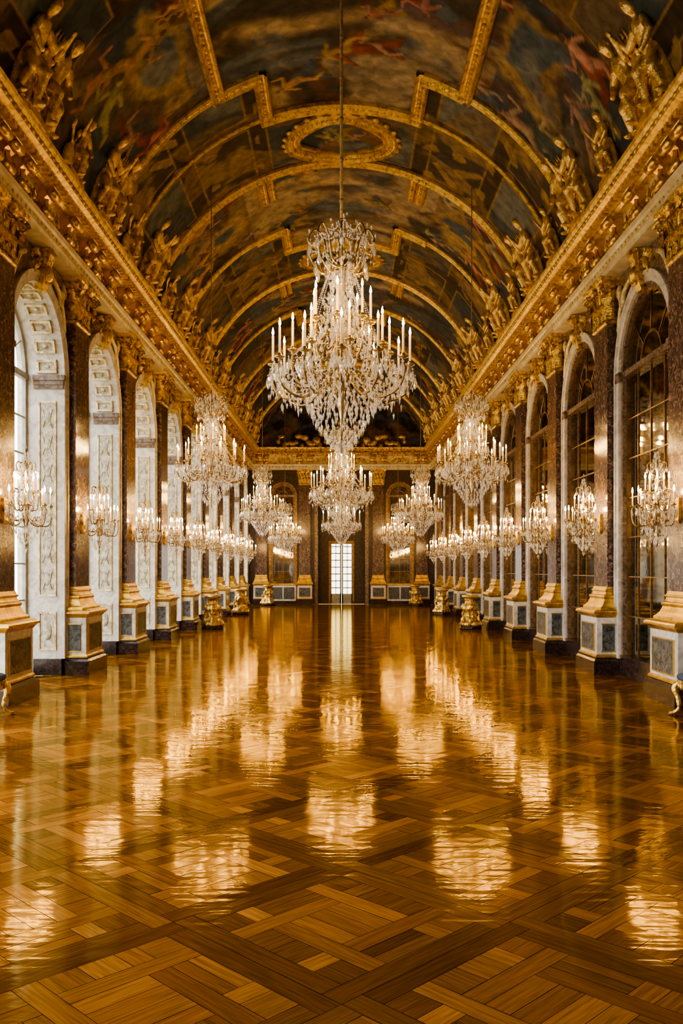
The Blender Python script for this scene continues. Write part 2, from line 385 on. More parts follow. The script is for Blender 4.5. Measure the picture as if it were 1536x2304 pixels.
def ypts(u,y0,y1):
    n=max(2,int(abs(y1-y0)/.3)); return [(u,y0+(y1-y0)*i/n) for i in range(n+1)]
for k in range(5):
    y0=14.7+8.3*k
    if k>0:
        mb=MB(); ribbon(mb,arcpts(-UM,UM,y0),.28,.12); mb.build('gilt_rib',GOLDV,ceil)
        for s in (-1,1):
            mb=MB(); ribbon(mb,ypts(s*2.2,y0,y0+1.5),.26,.13); ribbon(mb,ypts(s*1.95,y0,y0+1.5),.2,.10)
            mb.build('gilt_frame_bracket',GOLDV,ceil)
    if y0+5.5<YE:
        mb=MB()
        for s in (-1,1):
            ribbon(mb,ypts(s*1.75,y0+3.8-.14,y0+5.5+.15),.32,.15)
            ribbon(mb,arcpts(s*1.75,s*2.72,y0+3.8),.32,.15)
            if k==0: ribbon(mb,ypts(s*2.72,8.0,y0+3.8+.16),.32,.15)
        ribbon(mb,arcpts(-1.9,1.9,y0+5.5),.32,.15); mb.build('gilt_picture_frame',GOLDV,ceil)
        for s in (-1,1):
            mb=MB(); ribbon(mb,arcpts(s*2.72,s*UM,y0+3.8),.20,.09); mb.build('gilt_rib',GOLDV,ceil)
            if k<1:
                mb=MB(); ribbon(mb,arcpts(s*1.9,s*UM,y0+5.5),.11,.06,.2); mb.build('gilt_rib',GOLDV,ceil)
        yc=y0+7.0; mb=MB(); N=72
        ribbon(mb,[(1.25*math.cos(2*PI*i/N),yc+1.0*math.sin(2*PI*i/N)) for i in range(N)],.34,.13,.13,True)
        ribbon(mb,[(1.02*math.cos(2*PI*i/N)*(1+.05*math.cos(8*PI*i/N)),yc+.78*math.sin(2*PI*i/N)*(1+.05*math.cos(8*PI*i/N))) for i in range(N)],.1,.08,.2,True)
        for i in range(26):
            a=2*PI*i/26; p=vp(1.42*math.cos(a),yc+1.17*math.sin(a),.03); mb.ell(p,(.1,.1,.05),6,4)
        mb.build('gilt_medallion_frame',GOLDV,ceil)
# ------------------------------------------------------------------ walls
def archwall(mb,mp,a,b,H,ops,n=20):
    t=a
    for (c,w,sp) in sorted(ops):
        mb.add([mp(t,0),mp(c-w,0),mp(c-w,H),mp(t,H)],[(0,1,2,3)])
        for i in range(n):
            a0=PI-PI*i/n; a1=PI-PI*(i+1)/n
            q=[(c+w*math.cos(a0),sp+w*math.sin(a0)),(c+w*math.cos(a1),sp+w*math.sin(a1))]
            mb.add([mp(*q[0]),mp(*q[1]),mp(q[1][0],H),mp(q[0][0],H)],[(0,1,2,3)])
        t=c+w
    mb.add([mp(t,0),mp(b,0),mp(b,H),mp(t,H)],[(0,1,2,3)])
HW=1.35; SP=5.75
mb=MB(); archwall(mb,lambda t,z:(-WX,t,z),Y0,YE,9.1,[(15.775+BAY*k,HW,SP) for k in range(-4,9)]); mb.build('wall_left',BROWNM,kind='structure')
mb=MB(); archwall(mb,lambda t,z:(WX,t,z),Y0,YE,9.1,[(y,HW,SP) for y in BY]); mb.build('wall_right',BROWNM,kind='structure')
mb=MB(); mb.add([(-6,Y0,0),(6,Y0,0),(6,Y0,13),(-6,Y0,13)],[(0,1,2,3)]); mb.build('wall_back',BROWNM,kind='structure')
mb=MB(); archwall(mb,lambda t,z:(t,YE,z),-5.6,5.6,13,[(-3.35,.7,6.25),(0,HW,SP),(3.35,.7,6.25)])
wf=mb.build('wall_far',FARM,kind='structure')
def lunette():
    NX,NZ=90,36; vs=[];cols=[];fs=[]
    for j in range(NZ+1):
        z=8.97+(12.58-8.97)*j/NZ; h=math.sqrt(max(R*R-(z-ZC)**2,.0001))
        for i in range(NX+1):
            x=-h+2*h*i/NX; vs.append((x,YE-.03,z)); v=Vector((x*.8,z*.9,40))
            n1=noise.fractal(v,1,2,5)+.5; n2=noise.fractal(v*1.6+Vector((5,5,5)),1,2,4)+.5
            c=mixc((.03,.022,.018),(.20,.12,.055),sst(.4,.7,n1)); c=mixc(c,(.07,.10,.13),sst(.5,.65,n2)*.8); cols+=[*c,1]
    for j in range(NZ):
        for i in range(NX): a=j*(NX+1)+i; fs.append((a,a+1,a+NX+2,a+NX+1))
    me=bpy.data.meshes.new('lunette_painting'); me.from_pydata(vs,[],fs)
    me.color_attributes.new('paint','FLOAT_COLOR','POINT').data.foreach_set('color',cols)
    link('lunette_painting',me,FRESCO,wf)
lunette()
mb=MB()
mb.ell((0,-.12,9.75),(.5,.15,.6),14,8); mb.ell((0,-.18,9.75),(.33,.12,.42),12,8); mb.ell((0,-.15,10.45),(.28,.14,.2)); 
for y in (-.2,0,.2): mb.ell((y,-.15,10.62),(.05,.06,.14))
for s in (-1,1):
    for i in range(9):
        mb.ell((s*(.75+.34*i),-.1,9.35+.28*math.sin(i*1.7)+.25*math.exp(-i*.3)),(.26,.12,.24-.012*i))
        mb.ell((s*(.9+.34*i),-.12,9.2+.12*math.cos(i*2.3)),(.16,.12,.16))
    mb.ell((s*.85,-.14,10.15),(.16,.14,.22)); mb.ell((s*.85,-.14,10.42),(.1,.1,.11)); mb.ell((s*1.15,-.12,10.0),(.28,.1,.09))
lr=link('lunette_relief',remeshed(mb,.04,'lunette_relief'),GOLDR,None,(0,YE-.05,0)); lr['label']='gilt cartouche relief in the dark lunette above the end wall'; lr['category']='relief'
# ------------------------------------------------------------------ entablature
def entablature(name,loc,rz,a,b,ys):
    root=thing(name,None,None,loc,rz,kind='structure')
    mb=MB(); mb.prism([(-.02,7.72),(.30,7.72),(.30,7.80),(.34,7.81),(.34,7.93),(.38,7.95),(.40,8.02),(-.02,8.02)],a,b); mb.build('architrave',CREAM,root)
    mb=MB(); mb.prism([(-.02,8.02),(.26,8.02),(.26,8.5),(-.02,8.5)],a,b); mb.build('frieze',GOLDC,root)
    mb=MB(); mb.prism([(-.02,8.5),(.40,8.5),(.44,8.55),(.50,8.56),(.50,8.66),(.60,8.72),(.66,8.74),(.66,8.84),(.70,8.90),(.72,8.95),(-.02,8.97)],a,b)
    y=a
    while y<b-.1:
        if not(name=='trim_1' and y<8) and not (name=='trim_2' and y>40): mb.box(.44,.60,y,y+.1,8.57,8.66); mb.ell((.66,y+.05,8.79),(.035,.05,.045),5,4); mb.ell((.34,y+.05,7.87),(.02,.035,.04),5,4)
        y+=.19
    mb.build('cornice',GOLDV if name!='trim_3' else GOLD,root)
    mb=MB()
    for y in ys:
        for d in (-.28,0,.28): mb.ell((.27,y+d,8.26),(.05,.09,.13 if d==0 else .08),7,5)
        mb.tube([(.28,y-.38,8.2),(.3,y-.15,8.36),(.3,y,8.14),(.3,y+.15,8.36),(.28,y+.38,8.2)],.022,5)
    mb.build('frieze_ornament',GOLD,root)
    return root
bk=MB()
bk.prism([(.24,8.03),(.36,8.03),(.38,8.10),(.35,8.2),(.38,8.32),(.50,8.42),(.56,8.5),(.24,8.5)],-.14,.14)
bk.tube([(.38,-.17,8.11),(.38,.17,8.11)],.07,10); bk.tube([(.50,-.17,8.42),(.50,.17,8.42)],.085,10)
bk.leaf((.36,0,8.12),(1,0,0),(0,0,1),.2,.26,.1)
bracket_me=bk.data('scroll_bracket'); bracket_me.materials.append(GOLDS)
offs=[.32,-.32,1.45,2.7]
by=[]
for y in PY: by+= [y+o for o in offs]
by=[y for y in by if y<YE-.2]+[10.5,11.7,12.2,12.9]
orn=[]
for y in [9.55]+PY: orn+=[y, y+.9,y+2.07,y+3.25]
orn=[y for y in orn if y<YE-.4]
tl=entablature('trim_1',(-WX,0,0),0,Y0,YE,orn)
trr=entablature('trim_2',(WX,Y0+YE,0),PI,Y0,YE,[Y0+YE-y for y in orn])
for y in by:
    link('scroll_bracket',bracket_me,None,tl,(0,y,0)); link('scroll_bracket',bracket_me,None,trr,(0,Y0+YE-y,0))
tf=entablature('trim_3',(0,YE,0),-PI/2,-5.1,5.1,[-3.3,-1.0,0,1.0,3.3])
for y in (-4.7,-4.3,-2.4,-1.8,1.8,2.4,4.3,4.7,-.6,.6): link('scroll_bracket',bracket_me,None,tf,(0,y,0))
# ------------------------------------------------------------------ pilaster
def make_pilaster():
    r=thing('pilaster','x','pilaster')
    mb=MB(); mb.loft([(0,0),(0,.26),(-.04,.30),(-.04,.32)],.52,.67); mb.build('plinth',BLACKM,r)
    mb=MB(); mb.loft([(0,.32),(0,1.10)],.44,.59); ped=mb.build('pedestal',WHITE,r)
    mb=MB(); mb.box(.44,.455,-.44,.44,.46,.97); mb.build('inlay_panel',GREYM,ped)
    for s in (-1,1):
        mb=MB(); y=s*.59; mb.box(.10,.34,min(y,y+s*.015),max(y,y+s*.015),.46,.97); mb.build('inlay_panel',GREYM,ped)
    mb=MB()
    for (z0,z1) in ((.44,.46),(.97,.99)):
        mb.box(.44,.462,-.46,.46,z0,z1)
        for s in (-1,1): y=s*.59; mb.box(.08,.36,min(y,y+s*.022),max(y,y+s*.022),z0,z1)
    for y in (-.46,.44): mb.box(.44,.462,y,y+.02,.46,.97)
    mb.loft([(.0,.32),(.03,.33),(.03,.36),(.005,.39),(0,.39)],.44,.59)
    mb.build('gilt_moulding',GOLDS,ped)
    mb=MB(); mb.loft([(0,1.10),(.02,1.12),(.04,1.15),(.07,1.175),(.085,1.18),(.085,1.21),(.06,1.235),(.02,1.25),(0,1.26)],.44,.59); mb.build('pedestal_cornice',GOLDS,r)
    mb=MB(); mb.loft([(.17,1.25),(.17,1.29),(.16,1.305),(.125,1.33),(.095,1.37),(.072,1.42),(.06,1.46),(.075,1.475),(.08,1.50),(.07,1.525),(.04,1.54),(.022,1.57),(.018,1.60),(.035,1.615),(.035,1.635),(.015,1.65),(.005,1.68),(0,1.70)],.21,.455); mb.build('base',GOLDS,r)
    mb=MB(); mb.loft([(0,1.70),(0,6.88)],.20,.45); mb.build('shaft',REDM,r)
    mb=MB()
    mb.loft([(.0,6.85),(.03,6.87),(.03,6.91),(0,6.93),(0,7.3),(.05,7.5),(.10,7.62),(.02,7.63)],.21,.45)
    mb.loft([(.10,7.62),(.16,7.66),(.18,7.73),(.0,7.735)],.21,.45)
    for y in (-.36,-.12,.12,.36): mb.leaf((.21,y,6.93),(1,0,0),(0,0,1),.26,.32,.12)
    for y in (-.24,0,.24): mb.leaf((.22,y,7.1),(1,0,0),(0,0,1),.26,.42,.16)
    for s in (-1,1):
        mb.leaf((.11,s*.45,6.93),(0,s,0),(0,0,1),.22,.32,.12); mb.leaf((.11,s*.46,7.12),(0,s,0),(0,0,1),.22,.40,.14)
        mb.leaf((.2,s*.45,7.0),(.7,s*.7,0),(0,0,1),.24,.45,.15)
        pts=[]
        for i in range(22):
            a=i*.55; rr=.125*(1-i/24)
            pts.append(Vector((.30+rr*math.cos(a)*.7,s*(.50+rr*math.cos(a)*.7),7.50+rr*math.sin(a))))
        mb.tube(pts,[.035*(1-i/34) for i in range(22)],6)
        mb.tube(cat_pts([(.24,s*.12,7.25),(.27,s*.2,7.45),(.30,s*.38,7.6),(.33,s*.52,7.62)],4),.03,6)
    mb.ell((.36,0,7.66),(.07,.1,.09)); mb.leaf((.3,0,7.45),(1,0,0),(0,0,1),.2,.2,.06)
    mb.build('capital',GOLD,r)
    return r
pil=make_pilaster()
first=True
for side,name in ((-1,'window'),(1,'mirror')):
    for k,y in enumerate(PY):
        o=pil if first else copy_tree(pil); first=False
        o.location=(side*WX,y,0); o.rotation_euler.z=0 if side<0 else PI
        o['label']=f'{ORD[k]} red marble pilaster with gilt capital along the {name} wall, {"left" if side<0 else "right"} side'
        o['group']=f'red marble pilasters along the {name} wall'
for x,lb in ((-4.6,'left corner of the end wall'),(-2.1,'left of the bright end doorway'),(2.1,'right of the bright end doorway'),(4.6,'right corner of the end wall')):
    o=copy_tree(pil); o.location=(x,YE,0); o.rotation_euler.z=-PI/2; o.scale=(.8,.72,1)
    o['label']='narrow red marble pilaster at the '+lb if 'corner' in lb else 'narrow red marble pilaster on the end wall, '+lb; o['group']='pilasters on the end wall'
# ------------------------------------------------------------------ arch parts
def ring(mb,w0,w1,x0,x1,sp=SP,n=28,z0=.32):
    pts=[(-1,z0)]+[('a',PI-PI*i/n) for i in range(n+1)]+[(1,z0)]
    def P(w,q,x):
        if q[0]=='a': return (x,w*math.cos(q[1]),sp+w*math.sin(q[1]))
        return (x,q[0]*w,q[1])
    vs=[];fs=[]
    for q in pts: vs+=[P(w0,q,x0),P(w0,q,x1),P(w1,q,x1),P(w1,q,x0)]
    for i in range(len(pts)-1):
        for j in range(4): a=i*4+j;b=i*4+(j+1)%4; fs.append((a,b,b+4,a+4))
    mb.add(vs,fs)
def keystone(parent):
    mb=MB()
    mb.prism([(.0,6.98),(.12,6.98),(.16,7.1),(.2,7.35),(.28,7.6),(.28,7.71),(0,7.71)],-.12,.12)
    mb.ell((.2,0,7.28),(.1,.12,.15)); mb.leaf((.16,0,7.4),(1,0,0),(0,0,1),.36,.3,.14)
    for s in (-1,1): mb.leaf((.05,s*.1,7.35),(.5,s*.8,0),(0,s*.5,.8),.2,.34,.08); mb.tube(cat_pts([(.12,s*.1,7.5),(.14,s*.3,7.45),(.12,s*.42,7.3),(.1,s*.38,7.2)],4),[.04]*4+[.035]*4+[.03]*5,6)
    mb.build('keystone_ornament',GOLD,parent)
def spandrels(parent):
    for s in (-1,1):
        mb=MB(); mb.tube(cat_pts([(.03,s*.7,7.45),(.05,s*1.0,7.3),(.05,s*1.25,7.0),(.03,s*1.45,6.6)],5),[.05]*15+[.03],6)
        mb.ell((.04,s*1.2,7.2),(.06,.16,.18)); mb.ell((.04,s*1.38,7.38),(.05,.14,.14))
        mb.build('spandrel_relief',GOLDC,parent)
def make_window():
    r=thing('window_1',None,None,kind='structure'); D=-.52
    mb=MB(); ring(mb,HW,HW+.18,.0,.07); ring(mb,HW+.13,HW+.2,.07,.10); mb.build('archivolt',WHITE,r)
    mb=MB(); n=28
    pts=[(-HW,0)]+[(HW*math.cos(PI-PI*i/n),SP+HW*math.sin(PI-PI*i/n)) for i in range(n+1)]+[(HW,0)]
    vs=[];fs=[]
    for y,z in pts: vs+=[(0,y,z),(D-.32,y,z)]
    for i in range(len(pts)-1): fs.append((2*i,2*i+1,2*i+3,2*i+2))
    mb.add(vs,fs); mb.build('reveal',WHITE,r)
    for s in (-1,1):
        def bx(m,x0,x1,t,z0,z1): y=s*HW; m.box(x0,x1,min(y,y-s*t),max(y,y-s*t),z0,z1)
        mb=MB(); bx(mb,D,.02,.05,0,.32); mb.build('jamb_plinth',BLACKM,r)
        mb=MB(); bx(mb,D,.06,.06,SP-.16,SP-.08); bx(mb,D,.09,.09,SP-.08,SP+.02); bx(mb,D,.05,.04,SP-.24,SP-.16); mb.build('impost',BROWNM,r)
        mb=MB(); bx(mb,-.39,-.13,.012,1.58,5.22); bx(mb,-.39,-.13,.012,.54,1.16)
        for i in range(7):
            z=1.85+i*.52; mb.ell((-.26,s*(HW-.012),z),(.07,.018,.12),8,6); mb.tube([(-.35,s*(HW-.014),z-.2),(-.30,s*(HW-.018),z-.05),(-.35,s*(HW-.014),z+.15)],.011,5); mb.tube([(-.17,s*(HW-.014),z-.2),(-.22,s*(HW-.018),z-.05),(-.17,s*(HW-.014),z+.15)],.011,5)
        mb.ell((-.26,s*(HW-.015),.85),(.09,.02,.17),8,6)
        mb.build('relief_panel',RELIEF,r)
        mb=MB()
        for z0,z1 in ((1.52,5.28),(.48,1.22)):
            bx(mb,-.43,-.40,.03,z0,z1); bx(mb,-.12,-.09,.03,z0,z1); bx(mb,-.43,-.09,.03,z0,z0+.035); bx(mb,-.43,-.09,.03,z1-.035,z1)
        mb.build('panel_moulding',GOLDC,r)
    mb=MB(); mc=MB(); nc=11
    for i in range(nc):
        a0=PI*(i+.16)/nc; a1=PI*(i+.84)/nc
        for (x0,x1,b0,b1) in ((-.45,-.41,a0,a1),(-.11,-.07,a0,a1),(-.45,-.07,a0,a0+.035),(-.45,-.07,a1-.035,a1)):
            vs=[]
            for x in (x0,x1):
                for rr in (HW+.005,HW-.05):
                    for a in (b0,b1): vs.append((x,rr*math.cos(a),SP+rr*math.sin(a)))
            mb.add(vs,[(0,1,3,2),(4,6,7,5),(2,3,7,6),(0,2,6,4),(1,5,7,3)])
        am=(a0+a1)/2; rr=HW-.01
        vs=[(x,rr*math.cos(a),SP+rr*math.sin(a)) for x in (-.38,-.14) for a in (a0+.05,a1-.05)]
        mc.add(vs,[(0,1,3,2)]); mc.ell((-.26,(HW-.015)*math.cos(am),SP+(HW-.015)*math.sin(am)),(.06,.04,.04),7,5)
    mb.build('coffer_moulding',GOLDC,r); mc.build('coffer_panel',RELIEF,r)
    mb=MB(); x0,x1=D-.20,D-.13
    ring(mb,HW-.09,HW+.0,x0,x1,z0=.1)
    mb.box(x0,x1,-HW,HW,0,.14); mb.box(x0-.01,x1+.02,-HW,HW,SP-.07,SP+.05); mb.box(x0,x1+.01,-.05,.05,.1,SP)
    for y in (-.68,.68): mb.box(x0+.02,x1-.02,y-.018,y+.018,.1,SP)
    z=.75
    while z<SP-.2: mb.box(x0+.02,x1-.02,-HW,HW,z-.015,z+.015); z+=.7
    for i in range(1,6):
        a=PI*i/6; mb.tube([((x0+x1)/2,.45*math.cos(a),SP+.45*math.sin(a)),((x0+x1)/2,1.27*math.cos(a),SP+1.27*math.sin(a))],.018,4)
    ring(mb,.43,.47,x0+.02,x1-.02,z0=SP)
    mb.build('window_frame',PAINTW,r)
    mb=MB(); x=D-.17; m=24
    mb.add([(x,-HW,.0)]+[(x,HW*math.cos(PI-PI*i/m),SP+HW*math.sin(PI-PI*i/m)) for i in range(m+1)]+[(x,HW,0)],[tuple(range(m+3))]); mb.build('window_pane',GLASS,r)
    keystone(r); spandrels(r)
    return r
win=make_window(); win.location=(-WX,BY[0],0)
for k in range(1,9):
    o=copy_tree(win); o.location=(-WX,BY[k],0); o.name=f'window_{k+1}'
def make_mirror(w=HW,sp=SP,full=True):
    r=thing('arched_mirror','x','mirror')
    mb=MB(); ring(mb,w,w+(.18 if full else .1),0,.07,sp); 
    if full: ring(mb,w+.13,w+.2,.07,.10,sp)
    mb.build('archivolt',WHITE if full else DBRASS,r)
    mb=MB(); ring(mb,w-.10,w,-.11,.02,sp,z0=.3); mb.box(-.11,.04,-w,w,sp-.06,sp+.05)
    for s in (-1,1): mb.box(-.05,.10,s*w-.12,s*w+.12,sp-.12,sp+.06)
    mb.build('inner_surround',BROWNM,r)
    mb=MB(); mb.box(-.11,.04,-w,w,0,.40); mb.build('mirror_plinth',BLACKM,r)
    mb=MB(); x0,x1=-.10,-.08; nc=4 if full else 2
    for i in range(1,nc): y=-w+2*w*i/nc; mb.box(x0,x1,y-.011,y+.011,.4,sp)
    z=1.15
    while z<sp-.3: mb.box(x0,x1,-w,w,z-.011,z+.011); z+=.75
    ring(mb,w-.125,w-.10,-.10,-.06,sp,z0=.4)
    for i in range(1,4):
        a=PI*i/4; mb.tube([(-.09,.4*w*math.cos(a),sp+.4*w*math.sin(a)),(-.09,(w-.1)*math.cos(a),sp+(w-.1)*math.sin(a))],.011,4)
    ring(mb,.38*w,.41*w,-.1,-.08,sp,z0=sp)
    mb.build('glazing_bars',DBRASS,r)
    mb=MB(); m=24; mb.add([(-.1,-w,.4)]+[(-.1,w*math.cos(PI-PI*i/m),sp+w*math.sin(PI-PI*i/m)) for i in range(m+1)]+[(-.1,w,.4)],[tuple(range(m+3))]); mb.build('mirror_glass',MIRROR,r)
    if full: keystone(r); spandrels(r)
    return r
mir=make_mirror()
for k in range(9):
    o=mir if k==0 else copy_tree(mir)
    o.location=(WX,BY[k],0); o.rotation_euler.z=PI
    o['label']=f'{ORD[k]} tall arched mirror with thin brass bars between pilasters on the right wall'; o['group']='arched mirrors on the right wall'
m2=make_mirror(.7,6.25,False)
for s in (-1,1):
    o=m2 if s<0 else copy_tree(m2); o.location=(s*3.35,YE,0); o.rotation_euler.z=-PI/2
    o['label']=f'narrow arched mirror on the end wall, {"left" if s<0 else "right"} of the bright doorway'; o['group']='narrow arched mirrors on the end wall'
for s,n in ((-1,'baseboard_left'),(1,'baseboard_right')):
    r=thing(n,None,None,(s*3.35,YE,0),-PI/2,kind='structure')
    mb=MB(); mb.loft([(0,.0),(0,.22)],.26,.74); mb.build('dado_plinth',BLACKM,r)
    mb=MB(); mb.loft([(0,.22),(0,1.1)],.22,.74); mb.build('dado',WHITE,r)
    for a,b in ((-.66,-.04),(.04,.66)): mb=MB(); mb.box(.22,.235,a,b,.32,1.0); mb.build('inlay_panel',GREYM,r)
    mb=MB(); mb.loft([(0,1.1),(.06,1.14),(.06,1.2),(0,1.24)],.22,.74); mb.build('gilt_rail',GOLDS,r)
r=thing('door_1',None,None,(0,YE,0),-PI/2,kind='structure')
mb=MB(); ring(mb,HW,HW+.2,0,.08,z0=0); mb.build('archivolt',BROWNM,r)
mb=MB(); ring(mb,HW-.02,HW,-.9,0,z0=0); mb.build('reveal',BLACKM,r)
keystone(r)
mb=MB()
mb.box(-.9,-.82,-HW,-.66,0,3.6); mb.box(-.9,-.82,.66,HW,0,3.6); mb.box(-.9,-.82,-HW,HW,3.6,7.1); mb.build('overdoor_panel',DARKW,r)
mb=MB(); mb.box(-.84,-.78,-.74,-.64,0,3.6); mb.box(-.84,-.78,.64,.74,0,3.6); mb.box(-.84,-.78,-.74,.74,3.56,3.68); mb.build('door_casing',DBRASS,r)
for s in (-1,1):
    mb=MB(); x0,x1=-.9,-.85; ya,yb=(-.66,-.01) if s<0 else (.01,.66)
    mb.box(x0,x1,ya,yb,0,.6)
    for y in (ya+.04,yb-.04): mb.box(x0,x1,y-.04,y+.04,0,3.56)
    mb.box(x0+.01,x1-.01,(ya+yb)/2-.02,(ya+yb)/2+.02,.42,3.5)
    for i in range(7): z=.95+i*.4; mb.box(x0+.01,x1-.01,ya,yb,z-.028,z+.028)
    mb.box(x0,x1,ya,yb,3.5,3.58); mb.build('door_leaf',PAINTW,r)
mb=MB(); mb.add([(-.88,-.66,.42),(-.88,.66,.42),(-.88,.66,3.5),(-.88,-.66,3.5)],[(0,1,2,3)]); mb.build('door_pane',GLASSD,r)
# ------------------------------------------------------------------ candle, crystal parts
mb=MB(); mb.lathe([(.001,0),(.011,.012),(.014,.03),(.010,.055),(.001,.095)],8); flame_me=mb.data('flame')
flame_s=flame_me.copy(); flame_me.materials.append(FLAME); flame_s.materials.append(FLAME2)
def candle_me(h,r): mb=MB(); mb.lathe([(r,0),(r,h-.006),(r*.7,h),(.003,h+.004)],10); me=mb.data('candle'); me.materials.append(WAX); return me
cand_me=candle_me(.36,.0145); cand_s=candle_me(.20,.011)
def pan(sc,m): mb=MB(); mb.lathe([(.012*sc,-.05*sc),(.02*sc,-.04*sc),(.012*sc,-.02*sc),(.05*sc,-.005*sc),(.062*sc,.012*sc),(.05*sc,.008*sc),(.02*sc,.005*sc),(.024*sc,.04*sc),(.02*sc,.042*sc)],12); me=mb.data('drip_pan'); me.materials.append(m); return me
pan_me=pan(1.1,METAL); pan_s=pan(.7,METAL)
def dropmesh(s):
    mb=MB(); mb.octa((0,0,-.03*s),.012*s,.03*s,6,.5); 
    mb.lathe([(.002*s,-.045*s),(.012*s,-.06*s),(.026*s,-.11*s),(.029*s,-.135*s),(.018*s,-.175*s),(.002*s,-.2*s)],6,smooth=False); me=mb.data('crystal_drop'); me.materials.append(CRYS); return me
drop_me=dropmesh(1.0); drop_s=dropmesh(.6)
def add_candle(root,me,fm,pm,loc,h):
    c=link('candle',me,None,root,loc); link('flame',fm,None,c,(0,0,h)); link('drip_pan',pm,None,c,(0,0,0)); return c
def make_chandelier():
    r=thing('chandelier','x','chandelier')
    mb=MB(); mb.lathe([(.01,.0),(.015,.4),(.05,.6),(.03,.75),(.09,.85),(.10,.95),(.04,1.1),(.03,1.3),(.07,1.45),(.03,1.6),(.05,1.75),(.02,1.9),(.05,2.05),(.06,2.2),(.02,2.35),(.04,2.5),(.015,2.7),(.03,2.8),(.01,2.92)],12); mb.build('stem',METAL,r)
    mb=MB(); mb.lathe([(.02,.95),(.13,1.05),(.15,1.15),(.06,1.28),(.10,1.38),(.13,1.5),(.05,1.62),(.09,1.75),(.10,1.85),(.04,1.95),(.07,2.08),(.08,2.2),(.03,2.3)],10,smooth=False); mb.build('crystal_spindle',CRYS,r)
    tiers=[(12,.84,1.08,.80,0),(8,.60,1.24,.95,.2),(7,.36,1.60,1.3,.1)]
    for n,re,ze,z0,ph in tiers:
        mb=MB(); mb.tube(cat_pts([(.05,0,z0+.12),(re*.3,0,z0+.02),(re*.62,0,z0-.16),(re*.92,0,z0-.08),(re*1.02,0,ze-.18),(re,0,ze-.05)],5),[.015]*26,6)
        pts=[(re*.6+.085*(1-i/16)*math.cos(i*.6+3.6),0,z0+.02+.085*(1-i/16)*math.sin(i*.6+3.6)) for i in range(14)]
        mb.tube(pts,.011,5)
        me=mb.data('arm'); me.materials.append(METAL)
        for i in range(n):
            a=2*PI*(i+ph)/n; link('arm',me,None,r,None,a)
            add_candle(r,cand_me,flame_me,pan_me,(re*math.cos(a),re*math.sin(a),ze),.365)
            for da,dr,dz in (((-.10,.03,-.04),(.10,.03,-.04),(0,.06,-.10)) if re>.8 else ((0,.05,-.05),)):
                aa=a+da; link('crystal_drop',drop_me,None,r,((re+dr)*math.cos(aa),(re+dr)*math.sin(aa),ze+dz),aa)
    mb=MB(); mb.tube(cat_pts([(.03,0,2.28),(.16,0,2.36),(.22,0,2.62),(.32,0,2.74),(.40,0,2.62),(.37,0,2.55)],5),.014,6)
    mb.tube(cat_pts([(.03,0,2.25),(.2,0,2.2),(.33,0,2.3),(.38,0,2.42),(.32,0,2.45)],5),.012,5)
    me=mb.data('crown_arm'); me.materials.append(METAL)
    for i in range(8):
        a=2*PI*i/8; link('crown_arm',me,None,r,None,a)
        link('crystal_drop',drop_me,None,r,(.40*math.cos(a),.40*math.sin(a),2.60),a); link('crystal_drop',drop_me,None,r,(.33*math.cos(a+.3),.33*math.sin(a+.3),2.34),a)
    mb=MB(); rnd=random.Random(3)
    def strand(p0,p1,sag,n,s):
        for i in range(n+1):
            t=i/n; p=Vector(p0).lerp(Vector(p1),t); p.z-=sag*4*t*(1-t); mb.octa(p,s,s*2.2,4,.5)
    for i in range(12):
        a=2*PI*i/12; b=2*PI*(i+1)/12; c=lambda r_,an,z:(r_*math.cos(an),r_*math.sin(an),z)
        strand(c(.84,a,1.02),c(.84,b,1.02),.18,18,.011)
        strand(c(.84,a,1.0),c(.60,a,1.18),.12,14,.011)
        strand(c(.16,a,2.2),c(.36,a,1.62),-.02,24,.011)
        strand(c(.36,a,1.55),c(.60,a,1.2),.06,18,.011)
        strand(c(.82,a,1.0),c(.30,a,.95),.22,24,.011)
        strand(c(.5,a,.95),c(.5,b,.95),.12,11,.012)
        strand(c(.36,a,1.5),c(.36,b,1.5),.10,9,.012)
        strand(c(.24,a,1.9),c(.24,b,1.9),.06,7,.012)
    for i in range(8):
        a=2*PI*i/8; b=2*PI*(i+1)/8
        strand((.40*math.cos(a),.40*math.sin(a),2.6),(.40*math.cos(b),.40*math.sin(b),2.6),.10,12,.011)
        strand((.38*math.cos(a),.38*math.sin(a),2.4),(.1*math.cos(a),.1*math.sin(a),2.2),.1,14,.011)
        strand((.03,0,2.9),(.32*math.cos(a),.32*math.sin(a),2.74),.12,14,.011)
    for z in [.10+.065*i for i in range(11)]:
        rr=.05+.42*min(1,z/.62)**.9; n=int(6+rr*52)
        for i in range(n):
            a=2*PI*i/n+rnd.random()*.15; k=rnd.uniform(.92,1.05)
            mb.octa((rr*k*math.cos(a),rr*k*math.sin(a),z),rnd.uniform(.011,.018),rnd.uniform(.08,.11),5,.3)
    for i in range(360):
        a=2*PI*((i%12)+rnd.gauss(0,.17))/12; rr=rnd.uniform(.58,.93); mb.octa((rr*math.cos(a),rr*math.sin(a),rnd.uniform(.64,1.0)),rnd.uniform(.010,.017),rnd.uniform(.06,.12),5,.3)
    for i in range(110):
        a=rnd.random()*2*PI; rr=rnd.uniform(.4,.7); mb.octa((rr*math.cos(a),rr*math.sin(a),rnd.uniform(.5,.85)),rnd.uniform(.010,.018),rnd.uniform(.06,.12),5,.3)
    for i in range(620):
        z=rnd.uniform(.95,2.25); a=rnd.random()*2*PI; rr=(.11+.45*((2.3-z)/1.35)**1.4)*rnd.uniform(.6,1.0)
        mb.octa((rr*math.cos(a),rr*math.sin(a),z),rnd.uniform(.009,.016),rnd.uniform(.045,.08),5,.35)
